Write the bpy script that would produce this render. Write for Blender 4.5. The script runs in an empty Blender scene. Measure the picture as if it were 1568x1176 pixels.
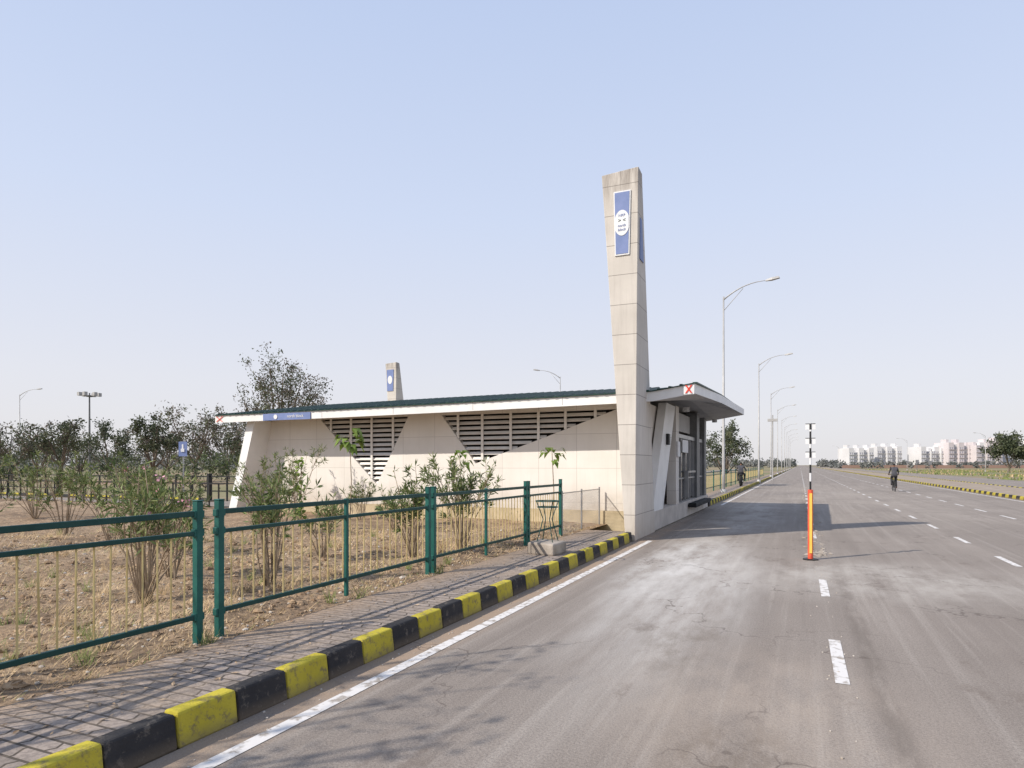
import bpy, bmesh, math, random
from mathutils import Vector, Matrix, noise as mnoise

scene = bpy.context.scene
R = random.Random(7)

# ------------------------------------------------------------------ materials
def new_mat(name):
    m = bpy.data.materials.new(name); m.use_nodes = True
    nt = m.node_tree; b = nt.nodes["Principled BSDF"]
    return m, nt, b

def mk(nt, typ, **kw):
    n = nt.nodes.new(typ)
    for k, v in kw.items():
        setattr(n, k, v)
    return n

def c4(c): return (c[0], c[1], c[2], 1.0)

def noise_node(nt, vec, scale, detail=5, rough=0.55):
    n = mk(nt, "ShaderNodeTexNoise"); n.inputs["Scale"].default_value = scale
    n.inputs["Detail"].default_value = detail; n.inputs["Roughness"].default_value = rough
    nt.links.new(vec, n.inputs["Vector"]); return n.outputs["Fac"]

def ramp(nt, fac, stops):
    r = mk(nt, "ShaderNodeValToRGB")
    e = r.color_ramp.elements
    while len(e) < len(stops): e.new(0.5)
    for i, (p, c) in enumerate(stops):
        e[i].position = p; e[i].color = c4(c) if not isinstance(c, float) else (c, c, c, 1)
    nt.links.new(fac, r.inputs[0]); return r.outputs[0]

def mapping(nt, vec, loc=(0, 0, 0), scale=(1, 1, 1)):
    m = mk(nt, "ShaderNodeMapping"); m.inputs["Location"].default_value = loc
    m.inputs["Scale"].default_value = scale
    nt.links.new(vec, m.inputs["Vector"]); return m.outputs[0]

def mixc(nt, fac, a, b, blend='MIX'):
    m = mk(nt, "ShaderNodeMix", data_type='RGBA', blend_type=blend)
    for sock, v in ((m.inputs[0], fac), (m.inputs[6], a), (m.inputs[7], b)):
        if isinstance(v, (int, float)): sock.default_value = v
        elif isinstance(v, tuple): sock.default_value = c4(v)
        else: nt.links.new(v, sock)
    return m.outputs[2]

def math_n(nt, op, a, b=None, clamp=False):
    m = mk(nt, "ShaderNodeMath", operation=op); m.use_clamp = clamp
    for i, v in enumerate((a, b)):
        if v is None: continue
        if isinstance(v, (int, float)): m.inputs[i].default_value = v
        else: nt.links.new(v, m.inputs[i])
    return m.outputs[0]

def bump(nt, b, h, strength, dist=0.02):
    n = mk(nt, "ShaderNodeBump"); n.inputs["Strength"].default_value = strength
    n.inputs["Distance"].default_value = dist
    nt.links.new(h, n.inputs["Height"]); nt.links.new(n.outputs[0], b.inputs["Normal"])

def nmat(name, c1, c2, scale=3.0, rough=0.8, bmp=0.0, bscale=None, metallic=0.0, spec=0.3, lo=.35, hi=.65):
    m, nt, b = new_mat(name)
    tc = mk(nt, "ShaderNodeTexCoord").outputs["Object"]
    f = noise_node(nt, tc, scale)
    nt.links.new(ramp(nt, f, [(lo, c1), (hi, c2)]), b.inputs["Base Color"])
    b.inputs["Roughness"].default_value = rough; b.inputs["Metallic"].default_value = metallic
    b.inputs["Specular IOR Level"].default_value = spec
    if bmp: bump(nt, b, noise_node(nt, tc, bscale or scale * 8), bmp)
    return m

def leaf_mat(name, c1, c2, scale=1.5):
    m, nt, b = new_mat(name)
    tc = mk(nt, "ShaderNodeTexCoord").outputs["Object"]
    f = noise_node(nt, tc, scale, 3)
    col = ramp(nt, f, [(.35, c1), (.65, c2)])
    nt.links.new(col, b.inputs["Base Color"]); b.inputs["Roughness"].default_value = .6
    b.inputs["Specular IOR Level"].default_value = .25
    tr = mk(nt, "ShaderNodeBsdfTranslucent"); nt.links.new(col, tr.inputs[0])
    ms = mk(nt, "ShaderNodeMixShader"); ms.inputs[0].default_value = .25
    out = nt.nodes["Material Output"]
    nt.links.new(b.outputs[0], ms.inputs[1]); nt.links.new(tr.outputs[0], ms.inputs[2])
    nt.links.new(ms.outputs[0], out.inputs[0])
    return m

def panel_mat(name, c1, c2, px, pz, joint=(.25, .23, .21), py=None, stain=.35, jw=.012, offx=0., offz=0., soil_z=None, top_z=None, cell=.10):
    m, nt, b = new_mat(name)
    tc = mk(nt, "ShaderNodeTexCoord").outputs["Object"]
    sp = mk(nt, "ShaderNodeSeparateXYZ"); nt.links.new(tc, sp.inputs[0])
    col = ramp(nt, noise_node(nt, tc, 1.3), [(.3, c1), (.7, c2)])
    cells = mk(nt, "ShaderNodeTexWhiteNoise", noise_dimensions='3D')
    cb = mk(nt, "ShaderNodeCombineXYZ")
    for i, (ch, p, off) in enumerate(((0, px, offx), (1, py, 0), (2, pz, offz))):
        if not p: continue
        nt.links.new(math_n(nt, 'FLOOR', math_n(nt, 'DIVIDE', math_n(nt, 'ADD', sp.outputs[ch], off + 100 * p), p)), cb.inputs[i])
    nt.links.new(cb.outputs[0], cells.inputs[0])
    col = mixc(nt, math_n(nt, 'MULTIPLY', cells.outputs[0], cell), col, (.36, .32, .27))
    streak = noise_node(nt, mapping(nt, tc, scale=(5, 5, .35)), 1.6, 6, .7)
    sfac = ramp(nt, streak, [(.48, 0.0), (.75, stain)])
    col = mixc(nt, sfac, col, (.22, .19, .16))
    if soil_z is not None:
        mr = mk(nt, "ShaderNodeMapRange"); mr.inputs[1].default_value = soil_z; mr.inputs[2].default_value = soil_z + .7
        mr.inputs[3].default_value = 1; mr.inputs[4].default_value = 0
        nt.links.new(sp.outputs[2], mr.inputs[0])
        sf = math_n(nt, 'MULTIPLY', mr.outputs[0], noise_node(nt, tc, 4))
        col = mixc(nt, sf, col, (.40, .32, .24))
    if top_z is not None:
        mr = mk(nt, "ShaderNodeMapRange"); mr.inputs[1].default_value = top_z - .9; mr.inputs[2].default_value = top_z
        nt.links.new(sp.outputs[2], mr.inputs[0])
        s2 = ramp(nt, noise_node(nt, mapping(nt, tc, scale=(9, 9, .8)), 1.2, 6, .7), [(.38, 0.0), (.62, 1.0)])
        col = mixc(nt, math_n(nt, 'MULTIPLY', math_n(nt, 'MULTIPLY', mr.outputs[0], s2), .75), col, (.15, .12, .10))
    masks = []
    for ch, p, off in ((0, px, offx), (1, py, 0), (2, pz, offz)):
        if not p: continue
        a = math_n(nt, 'ADD', sp.outputs[ch], off + 100 * p)
        fr = math_n(nt, 'FRACT', math_n(nt, 'DIVIDE', a, p))
        masks.append(math_n(nt, 'LESS_THAN', fr, jw / p))
    mk_ = masks[0]
    for k in masks[1:]: mk_ = math_n(nt, 'MAXIMUM', mk_, k)
    mk2 = math_n(nt, 'MULTIPLY', mk_, .7)
    col = mixc(nt, mk2, col, joint)
    nt.links.new(col, b.inputs["Base Color"]); b.inputs["Roughness"].default_value = .75
    b.inputs["Specular IOR Level"].default_value = .25
    bump(nt, b, noise_node(nt, tc, 30), .15, .01)
    return m

# ------------------------------------------------------------------ mesh builder
class M:
    def __init__(s): s.v = []; s.f = []; s.mi = []
    def add(s, v, f, m=0):
        o = len(s.v); s.v += [tuple(p) for p in v]
        s.f += [tuple(i + o for i in q) for q in f]; s.mi += [m] * len(f)
    def box(s, x0, x1, y0, y1, z0, z1, m=0):
        v = [(x, y, z) for z in (z0, z1) for y in (y0, y1) for x in (x0, x1)]
        s.add(v, [(0, 2, 3, 1), (4, 5, 7, 6), (0, 1, 5, 4), (2, 6, 7, 3), (0, 4, 6, 2), (1, 3, 7, 5)], m)
    def prism(s, poly, axis, a0, a1, m=0):
        def P(p, a):
            return {'y': (p[0], a, p[1]), 'x': (a, p[0], p[1]), 'z': (p[0], p[1], a)}[axis]
        n = len(poly); v = [P(p, a0) for p in poly] + [P(p, a1) for p in poly]
        f = [tuple(range(n)), tuple(range(2 * n - 1, n - 1, -1))] + [(i, (i + 1) % n, n + (i + 1) % n, n + i) for i in range(n)]
        s.add(v, f, m)
    def tube(s, pts, r, n=8, m=0, caps=True):
        pts = [Vector(p) for p in pts]; k = len(pts)
        if not isinstance(r, (list, tuple)): r = [r] * k
        v = []
        for i, p in enumerate(pts):
            t = (pts[min(i + 1, k - 1)] - pts[max(i - 1, 0)]).normalized()
            ref = Vector((0, 0, 1)) if abs(t.z) < .9 else Vector((1, 0, 0))
            a = t.cross(ref).normalized(); b = t.cross(a)
            for j in range(n):
                w = 2 * math.pi * j / n + math.pi / n
                v.append(p + (a * math.cos(w) + b * math.sin(w)) * r[i])
        f = [(i * n + j, i * n + (j + 1) % n, (i + 1) * n + (j + 1) % n, (i + 1) * n + j) for i in range(k - 1) for j in range(n)]
        if caps: f += [tuple(range(n - 1, -1, -1)), tuple(range((k - 1) * n, k * n))]
        s.add(v, f, m)
    def ring(s, c, rad, r, axis='x', n=20, k=6, m=0):
        v = []; c = Vector(c)
        for i in range(n):
            a = 2 * math.pi * i / n
            d = Vector((0, math.cos(a), math.sin(a))) if axis == 'x' else Vector((math.cos(a), 0, math.sin(a)))
            ax = Vector((1, 0, 0)) if axis == 'x' else Vector((0, 1, 0))
            for j in range(k):
                b = 2 * math.pi * j / k
                v.append(c + d * (rad + r * math.cos(b)) + ax * r * math.sin(b))
        f = [(i * k + j, i * k + (j + 1) % k, ((i + 1) % n) * k + (j + 1) % k, ((i + 1) % n) * k + j) for i in range(n) for j in range(k)]
        s.add(v, f, m)
    def blob(s, c, rx, ry, rz, m=0, n=10, k=7, jit=0, rr=None):
        v = []
        for i in range(k + 1):
            t = math.pi * i / k
            for j in range(n):
                p = 2 * math.pi * j / n
                q = 1 + (rr.uniform(-jit, jit) if jit else 0)
                v.append((c[0] + q * rx * math.sin(t) * math.cos(p), c[1] + q * ry * math.sin(t) * math.sin(p), c[2] + rz * math.cos(t) * q))
        f = [(i * n + j, i * n + (j + 1) % n, (i + 1) * n + (j + 1) % n, (i + 1) * n + j) for i in range(k) for j in range(n)]
        s.add(v, f, m)
    def leaf(s, p, d, up, L, w, m=0):
        side = d.cross(up)
        if side.length < 1e-4: side = Vector((1, 0, 0))
        side = side.normalized() * w * .5
        mid = p + d * L * .5
        s.add([p, mid + side, p + d * L, mid - side], [(0, 1, 2, 3)], m)
    def build(s, name, mats, parent=None, smooth=False, bevel=0, fix=True, seg=1):
        me = bpy.data.meshes.new(name); me.from_pydata(s.v, [], s.f)
        for mt in (mats if isinstance(mats, (list, tuple)) else [mats]): me.materials.append(mt)
        me.polygons.foreach_set("material_index", s.mi)
        if fix:
            bm = bmesh.new(); bm.from_mesh(me); bmesh.ops.recalc_face_normals(bm, faces=bm.faces); bm.to_mesh(me); bm.free()
        if smooth: me.polygons.foreach_set("use_smooth", [True] * len(me.polygons))
        me.update()
        ob = bpy.data.objects.new(name, me); scene.collection.objects.link(ob)
        if parent: ob.parent = parent
        if bevel:
            b = ob.modifiers.new("bevel", 'BEVEL'); b.width = bevel; b.segments = seg; b.limit_method = 'ANGLE'
        return ob

def empty(name, loc=(0, 0, 0)):
    e = bpy.data.objects.new(name, None); e.empty_display_size = .2
    scene.collection.objects.link(e); return e

def rv(rr=None):
    rr = rr or R
    while True:
        v = Vector((rr.uniform(-1, 1), rr.uniform(-1, 1), rr.uniform(-1, 1)))
        if .05 < v.length < 1: return v.normalized()

# bearing helper: world position from survey bearing (tangent left/right of the viewing axis) and depth
def at(u, D): return (D * (.915 * u - .4035), D * (.915 + .4035 * u))

YAW = math.atan(.441)
# ------------------------------------------------------------------ asphalt
asph, nt, b = new_mat("dusty_asphalt")
tc = mk(nt, "ShaderNodeTexCoord").outputs["Object"]
big = noise_node(nt, tc, .35, 6, .6)
col = ramp(nt, big, [(.3, (.240, .203, .172)), (.7, (.315, .270, .232))])
lane = noise_node(nt, mapping(nt, tc, scale=(1.6, .06, 1)), 1.5, 5, .6)
col = mixc(nt, ramp(nt, lane, [(.4, 0.0), (.62, .55)]), col, (.195, .163, .138))
lane2 = noise_node(nt, mapping(nt, tc, loc=(3, 0, 0), scale=(4.5, .10, 1)), 1.5, 4, .6)
col = mixc(nt, ramp(nt, lane2, [(.52, 0.0), (.66, .4)]), col, (.39, .345, .30))
fine = noise_node(nt, tc, 55, 3, .7)
col = mixc(nt, ramp(nt, fine, [(.35, .45), (.58, 0.0)]), col, (.10, .082, .07))
spk = noise_node(nt, tc, 150, 2, .6)
col = mixc(nt, ramp(nt, spk, [(.57, 0.0), (.68, .55)]), col, (.46, .41, .365))
spk2 = noise_node(nt, mapping(nt, tc, loc=(7, 3, 0)), 110, 2, .6)
col = mixc(nt, ramp(nt, spk2, [(.60, 0.0), (.70, .7)]), col, (.06, .048, .042))
def patch(cx, cy, sx, sy, nscale, amt, color, lo=.35, hi=.6, stretch=.45):
    global col
    ml = mapping(nt, tc, loc=(-cx / sx, -cy / sy, 0), scale=(1 / sx, 1 / sy, 0))
    vl = mk(nt, "ShaderNodeVectorMath", operation='LENGTH'); nt.links.new(ml, vl.inputs[0])
    mr = mk(nt, "ShaderNodeMapRange", interpolation_type='SMOOTHSTEP')
    mr.inputs[1].default_value = .2; mr.inputs[2].default_value = 1.1; mr.inputs[3].default_value = 1; mr.inputs[4].default_value = 0
    nt.links.new(vl.outputs["Value"], mr.inputs[0])
    nn = ramp(nt, noise_node(nt, mapping(nt, tc, scale=(1, stretch, 1)), nscale, 8, .7), [(lo, 0.0), (hi, 1.0)])
    f = math_n(nt, 'MULTIPLY', math_n(nt, 'MULTIPLY', mr.outputs[0], nn), amt)
    col = mixc(nt, f, col, color)
patch(-1.4, 9.6, 1.2, 6.4, 2.2, .75, (.54, .51, .475), .3, .62, .16)
patch(-1.9, 11.5, .9, 5.0, 2.6, .65, (.60, .575, .54), .4, .6, .3)
patch(1.0, 10.8, 2.8, 2.4, 1.6, .55, (.50, .46, .41))
patch(-1.6, 22, 1.4, 12, 1.0, .6, (.52, .48, .44))
patch(-.2, 4.6, 1.4, 2.2, 1.8, .4, (.43, .35, .28))
patch(-.35, 3.7, .5, .9, 3.5, .7, (.15, .115, .085), .42, .6)
patch(-1.0, 6.2, .5, 1.6, 3.0, .5, (.16, .13, .10), .45, .6)
patch(.55, 6.5, .12, 9, 5.0, .55, (.14, .115, .095), .4, .56, .2)
patch(-3.12, 9, .32, 14, 3.0, .9, (.33, .24, .17), .3, .5)
patch(.25, 30, .35, 18, 3.0, .7, (.17, .135, .105), .3, .55)
patch(2.2, 40, 6, 30, .3, .45, (.37, .32, .27))
patch(1.9, 6.0, .5, 5.0, 1.0, .35, (.19, .155, .13))
st = noise_node(nt, mapping(nt, tc, scale=(1.0, .5, 1)), 1.1, 7, .75)
col = mixc(nt, ramp(nt, st, [(.58, 0.0), (.66, .5)]), col, (.15, .118, .095))
wv = mk(nt, "ShaderNodeVectorMath", operation='ADD')
nz = mk(nt, "ShaderNodeTexNoise"); nz.inputs["Scale"].default_value = 2.2; nz.inputs["Detail"].default_value = 6
nt.links.new(tc, nz.inputs["Vector"]); nt.links.new(tc, wv.inputs[0]); nt.links.new(nz.outputs["Color"], wv.inputs[1])
vo = mk(nt, "ShaderNodeTexVoronoi", feature='DISTANCE_TO_EDGE'); vo.inputs["Scale"].default_value = .42
nt.links.new(wv.outputs[0], vo.inputs["Vector"])
ck = ramp(nt, vo.outputs["Distance"], [(.0, .7), (.007, 0.0)])
ckm = math_n(nt, 'MULTIPLY', ck, ramp(nt, noise_node(nt, tc, .5, 3), [(.44, 0.0), (.56, 1.0)]))
col = mixc(nt, ckm, col, (.08, .06, .05))
nt.links.new(col, b.inputs["Base Color"]); b.inputs["Roughness"].default_value = .85
b.inputs["Specular IOR Level"].default_value = .25
bump(nt, b, fine, .5, .012)

paver, nt, b = new_mat("brick_pavers")
tc = mk(nt, "ShaderNodeTexCoord").outputs["Object"]
warp = mk(nt, "ShaderNodeVectorMath", operation='ADD')
zz = mk(nt, "ShaderNodeTexWave", wave_type='BANDS', bands_direction='Y', wave_profile='TRI'); zz.inputs["Scale"].default_value = 2.2
nt.links.new(tc, zz.inputs[0])
cx = mk(nt, "ShaderNodeCombineXYZ"); nt.links.new(math_n(nt, 'MULTIPLY', zz.outputs["Fac"], .04), cx.inputs[0])
nt.links.new(tc, warp.inputs[0]); nt.links.new(cx.outputs[0], warp.inputs[1])
br = mk(nt, "ShaderNodeTexBrick"); br.inputs["Scale"].default_value = 1
br.inputs["Brick Width"].default_value = .22; br.inputs["Row Height"].default_value = .11; br.inputs["Mortar Size"].default_value = .009
br.inputs["Color1"].default_value = (.36, .295, .25, 1); br.inputs["Color2"].default_value = (.23, .19, .16, 1); br.inputs["Mortar"].default_value = (.07, .055, .04, 1)
nt.links.new(warp.outputs[0], br.inputs[0])
dirt = ramp(nt, noise_node(nt, tc, 1.6, 8, .7), [(.44, 0.0), (.68, .7)])
col = mixc(nt, dirt, br.outputs[0], (.38, .29, .21))
spx = mk(nt, "ShaderNodeSeparateXYZ"); nt.links.new(tc, spx.inputs[0])
mr = mk(nt, "ShaderNodeMapRange"); mr.inputs[1].default_value = -4.0; mr.inputs[2].default_value = -4.42
nt.links.new(spx.outputs[0], mr.inputs[0])
col = mixc(nt, math_n(nt, 'MULTIPLY', mr.outputs[0], ramp(nt, noise_node(nt, tc, 3, 8, .7), [(.35, 0.0), (.5, 1.0)])), col, (.38, .27, .18))
col = mixc(nt, ramp(nt, noise_node(nt, tc, 40, 4), [(.4, .35), (.6, 0.0)]), col, (.08, .06, .05))
nt.links.new(col, b.inputs["Base Color"]); b.inputs["Roughness"].default_value = .9
bump(nt, b, math_n(nt, 'SUBTRACT', noise_node(nt, tc, 30), br.outputs[1]), .5, .012)

soil, nt, b = new_mat("dry_soil")
tc = mk(nt, "ShaderNodeTexCoord").outputs["Object"]
col = ramp(nt, noise_node(nt, tc, .8, 8, .65), [(.3, (.25, .16, .095)), (.5, (.41, .285, .175)), (.7, (.52, .385, .25))])
col = mixc(nt, ramp(nt, noise_node(nt, tc, 14, 6, .7), [(.4, .65), (.6, 0.0)]), col, (.14, .09, .052))
col = mixc(nt, ramp(nt, noise_node(nt, tc, 1.7, 6, .7), [(.48, 0.0), (.62, .7)]), col, (.15, .10, .06))
nt.links.new(col, b.inputs["Base Color"]); b.inputs["Roughness"].default_value = .95
bump(nt, b, noise_node(nt, tc, 12, 8, .7), 1.0, .05)

land, nt, b = new_mat("scrub_land")
tc = mk(nt, "ShaderNodeTexCoord").outputs["Object"]
col = ramp(nt, noise_node(nt, tc, .04, 8, .65), [(.35, (.13, .15, .05)), (.5, (.25, .21, .11)), (.62, (.30, .18, .12))])
col = mixc(nt, ramp(nt, noise_node(nt, tc, 1.2, 6, .7), [(.4, .5), (.62, 0.0)]), col, (.12, .11, .045))
nt.links.new(col, b.inputs["Base Color"]); b.inputs["Roughness"].default_value = .95

white_line = nmat("worn_white_paint", (.32, .28, .24), (.64, .61, .58), 11, .8, lo=.37, hi=.5)
def kerb_paint(name, a, b2, under, lo, hi):
    m, nt, b = new_mat(name); tc = mk(nt, "ShaderNodeTexCoord").outputs["Object"]
    c = ramp(nt, noise_node(nt, tc, 2.5, 4), [(.3, a), (.7, b2)])
    c = mixc(nt, ramp(nt, noise_node(nt, tc, 13, 8, .75), [(lo, .85), (hi, 0.0)]), c, under)
    sp = mk(nt, "ShaderNodeSeparateXYZ"); nt.links.new(tc, sp.inputs[0])
    mr = mk(nt, "ShaderNodeMapRange"); mr.inputs[1].default_value = .09; mr.inputs[2].default_value = 0
    nt.links.new(sp.outputs[2], mr.inputs[0])
    c = mixc(nt, math_n(nt, 'MULTIPLY', mr.outputs[0], .6), c, (.20, .15, .10))
    nt.links.new(c, b.inputs["Base Color"]); b.inputs["Roughness"].default_value = .8; b.inputs["Specular IOR Level"].default_value = .2
    bump(nt, b, noise_node(nt, tc, 35, 6, .7), .6, .012); return m
k_yel = kerb_paint("kerb_yellow_paint", (.42, .345, .035), (.52, .43, .05), (.20, .16, .08), .38, .49)
k_blk = kerb_paint("kerb_black_paint", (.022, .022, .025), (.045, .042, .042), (.14, .12, .10), .36, .45)
green = nmat("green_paint", (.012, .080, .068), (.020, .115, .095), 6, .45)
darkgreen = nmat("dark_green_paint", (.007, .045, .038), (.014, .062, .053), 6, .5)
byel = nmat("baluster_yellow", (.48, .36, .15), (.62, .50, .24), 5, .6)
wallm = panel_mat("white_wall_panels", (.71, .67, .615), (.78, .74, .69), 1.05, .88, joint=(.45, .41, .37), stain=.08, offz=.2, soil_z=.5, cell=.05)
wallside = panel_mat("white_side_panels", (.68, .64, .59), (.74, .70, .65), None, .88, py=1.05, joint=(.38, .35, .32), stain=.12, soil_z=.3, cell=.06)
towm = panel_mat("tower_concrete_panels", (.53, .49, .44), (.62, .575, .52), None, .655, joint=(.12, .10, .09), stain=.28, jw=.014, offz=.1, soil_z=0, top_z=8.08)
plinthm = nmat("plinth_render", (.42, .38, .34), (.54, .49, .44), 2, .85, .3, 20)
brickp = nmat("tan_base_course", (.42, .34, .22), (.56, .46, .31), 3, .9, .3, 20)
fascia = nmat("white_fascia", (.70, .69, .67), (.79, .78, .76), 1.5, .5)
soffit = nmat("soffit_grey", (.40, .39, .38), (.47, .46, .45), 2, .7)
roofm = nmat("green_roof_sheet", (.012, .038, .030), (.020, .055, .044), 2, .5)
slat = nmat("louvre_white", (.68, .645, .60), (.77, .74, .70), 4, .5)
dark = nmat("interior_shade", (.02, .018, .018), (.035, .033, .03), 2, .8)
glass = nmat("dark_glass", (.05, .055, .06), (.08, .085, .09), 1, .12, spec=.7)
steel = nmat("steel_grey", (.30, .30, .31), (.40, .40, .40), 3, .4, metallic=.6)
dsteel = nmat("dark_steel", (.12, .12, .12), (.18, .18, .18), 3, .5)
polem = nmat("galvanised_pole", (.36, .35, .34), (.44, .43, .42), 3, .5, metallic=.2)
lampm = nmat("lamp_head_grey", (.38, .37, .36), (.46, .45, .44), 3, .5)
blue = nmat("sign_blue", (.15, .20, .38), (.19, .24, .44), 3, .5)
bluew = nmat("sign_white", (.66, .66, .67), (.74, .74, .74), 3, .5)
redp = nmat("sign_red", (.60, .04, .02), (.66, .06, .03), 3, .5)
orange = nmat("orange_red_paint", (.60, .085, .045), (.72, .13, .06), 8, .5)
yelr = nmat("reflective_yellow", (.78, .46, .08), (.82, .5, .1), 8, .4)
blackp = nmat("black_paint", (.015, .015, .015), (.03, .03, .03), 5, .5)
concm = nmat("weathered_concrete", (.26, .22, .18), (.40, .35, .30), 4, .9, .5, 25)
barkm = nmat("bark", (.12, .095, .075), (.19, .155, .12), 6, .9)
stemm = nmat("shrub_stem", (.22, .16, .105), (.36, .28, .195), 8, .85)
ol1 = leaf_mat("oleander_leaf", (.085, .120, .040), (.13, .175, .06), 4)
ol2 = leaf_mat("oleander_leaf_young", (.18, .22, .075), (.26, .29, .12), 4)
lf1 = leaf_mat("tree_leaf_dark", (.050, .065, .038), (.078, .095, .050), .6)
lf2 = leaf_mat("tree_leaf_light", (.095, .11, .058), (.135, .145, .08), .6)
lf3 = leaf_mat("dry_brown_leaf", (.125, .105, .08), (.18, .15, .12), .6)
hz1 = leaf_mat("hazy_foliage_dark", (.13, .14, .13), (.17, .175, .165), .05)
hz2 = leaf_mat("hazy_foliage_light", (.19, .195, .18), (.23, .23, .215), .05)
bigleaf = leaf_mat("big_bright_leaf", (.13, .20, .03), (.22, .30, .07), 5)
pink = nmat("pink_petals", (.65, .28, .36), (.75, .42, .48), 20, .6)
straw = nmat("dry_grass_blades", (.32, .23, .13), (.58, .44, .27), 3, .9)
grassg = nmat("green_grass_blades", (.13, .17, .05), (.22, .24, .09), 3, .9)
litter = nmat("leaf_litter", (.20, .12, .065), (.50, .37, .24), 9, .9)
stone = nmat("stones", (.34, .29, .24), (.54, .49, .43), 6, .9)
clod = nmat("soil_clod", (.20, .13, .08), (.42, .30, .19), 3, .95, .6, 30)
skin = nmat("skin_brown", (.16, .08, .05), (.20, .10, .06), 5, .6)
cloth_d = nmat("dark_shirt", (.05, .05, .06), (.08, .08, .09), 8, .9)
cloth_t = nmat("grey_trousers", (.03, .03, .035), (.05, .05, .055), 8, .9)
hair = nmat("black_hair", (.01, .01, .01), (.02, .018, .016), 8, .7)
rubber = nmat("tyre_rubber", (.015, .015, .015), (.03, .03, .03), 8, .8)
apt_w = nmat("apartment_white", (.58, .57, .57), (.65, .64, .64), .1, .8)  # apartment walls and windows kept pale, distance haze put into their colours
apt_p = nmat("apartment_pale_pink", (.56, .51, .51), (.63, .57, .57), .1, .8)
apt_win = nmat("apartment_window", (.26, .26, .30), (.34, .34, .37), .3, .5)

# ------------------------------------------------------------------ ground, roads
g = M(); S = 5000
g.add([(-S, -S, -.012), (S, -S, -.012), (S, S, -.012), (-S, S, -.012)], [(0, 1, 2, 3)])
g.build("ground", land)
r = M(); r.add([(-3.3, -40, 0), (9.5, -40, 0), (9.5, 3000, 0), (-3.3, 3000, 0)], [(0, 1, 2, 3)])
r.build("road", asph)
r = M(); r.add([(-120, 17.3, 0.0), (-17.5, 17.3, 0.0), (-17.5, 21.2, 0.0), (-120, 21.2, 0.0)], [(0, 1, 2, 3)])
r.add([(-24, 21.2, 0.0), (-17.5, 21.2, 0.0), (-17.5, 300, 0.0), (-24, 300, 0.0)], [(0, 1, 2, 3)])
r.build("side_road", asph)

mk_ = M(); Z = .004
def strip(x0, x1, y0, y1): mk_.add([(x0, y0, Z), (x1, y0, Z), (x1, y1, Z), (x0, y1, Z)], [(0, 1, 2, 3)])
strip(-3.03, -2.92, -10, 14.2); strip(-3.0, -2.9, 28, 600)
y = 5.5
while y < 400:
    if not (11.5 < y < 15): strip(.245, .345, y, y + 1.35)
    y += 3.55
y = 13.0 - 3.45 * 4
while y < 500:
    strip(3.2, 3.3, y, y + 1.3); strip(5.95, 6.05, y + 1, y + 2.6); y += 3.45
strip(9.1, 9.2, 25, 600)
mk_.build("road_markings", white_line)

p = M(); p.box(-4.42, -3.45, -12, 14.2, -.01, .185)
p.build("pavement", paver)
p = M(); p.box(-4.42, -3.45, 27.2, 320, -.01, .185)
p.build("pavement", paver)

def garden_h(x, y):
    v = mnoise.noise(Vector((x * .9, y * .9, 0))) * .06 + mnoise.noise(Vector((x * 3.1, y * 3.1, 4))) * .035 + mnoise.noise(Vector((x * 8, y * 8, 2))) * .012
    row = math.sin(x * 2.2 + math.sin(y * .5) * .6) * .03
    edge = min(1, max(0, (-4.45 - x) / .5))
    return .165 + (v + row) * edge + .01 * edge
m = M(); nx, ny = 190, 210
xs = [-4.425 - (28 * (i / nx) ** 1.6) for i in range(nx + 1)]; ys = [-9 + 26 * j / ny for j in range(ny + 1)]
vv = [(x, y_, garden_h(x, y_)) for y_ in ys for x in xs]
ff = [(j * (nx + 1) + i, j * (nx + 1) + i + 1, (j + 1) * (nx + 1) + i + 1, (j + 1) * (nx + 1) + i) for j in range(ny) for i in range(nx)]
m.add(vv, ff); m.build("garden_soil", soil, smooth=True)

def kerb(name, x0, x1, y0, y1, h=.2, seg=.44, axis='y', batter=.025, side=1):
    m = M(); t = y0; k = 0; rr = random.Random(3)
    while t < y1:
        e = min(t + seg - .006, y1); dz = rr.uniform(-.007, .007); dx = rr.uniform(-.007, .007)
        a0, a1 = x0 + dx, x1 + dx
        top0, top1 = (a0, a1 - batter) if side > 0 else (a0 + batter, a1)
        if axis == 'y':
            v = [(a0, t, -.01), (a1, t, -.01), (a1, e, -.01), (a0, e, -.01), (top0, t, h + dz), (top1, t, h + dz), (top1, e, h + dz), (top0, e, h + dz)]
        else:
            v = [(t, a0, -.01), (e, a0, -.01), (e, a1, -.01), (t, a1, -.01), (t, top0, h + dz), (e, top0, h + dz), (e, top1, h + dz), (t, top1, h + dz)]
        m.add(v, [(0, 3, 2, 1), (4, 5, 6, 7), (0, 1, 5, 4), (1, 2, 6, 5), (2, 3, 7, 6), (3, 0, 4, 7)], k % 2)
        t += seg; k += 1
    return m.build(name, [k_blk, k_yel], bevel=.018, seg=2)
kerb("kerb", -3.445, -3.3, 2.70 - .44 * 13, 13.95)
kerb("kerb", -3.445, -3.3, 27.0, 250, seg=.5)
kerb("kerb", 9.5, 9.65, 8, 420, h=.17, seg=.6, side=-1)
kerb("kerb", 13.35, 13.5, 8, 420, h=.17, seg=.6, side=-1)
kerb("kerb", 17.15, 17.3, -110, -17.6, h=.17, seg=.6, axis='x')
kerb("kerb", 21.2, 21.35, -110, -24.2, h=.17, seg=.6, axis='x', side=-1)
p = M(); p.box(9.65, 13.35, 8, 420, -.01, .13); p.build("median", nmat("median_soil", (.26, .20, .15), (.34, .28, .22), 1.5, .9))
r = M(); r.add([(13.5, -40, -.004), (21, -40, -.004), (21, 3000, -.004), (13.5, 3000, -.004)], [(0, 1, 2, 3)]); r.build("service_road", asph)

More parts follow.
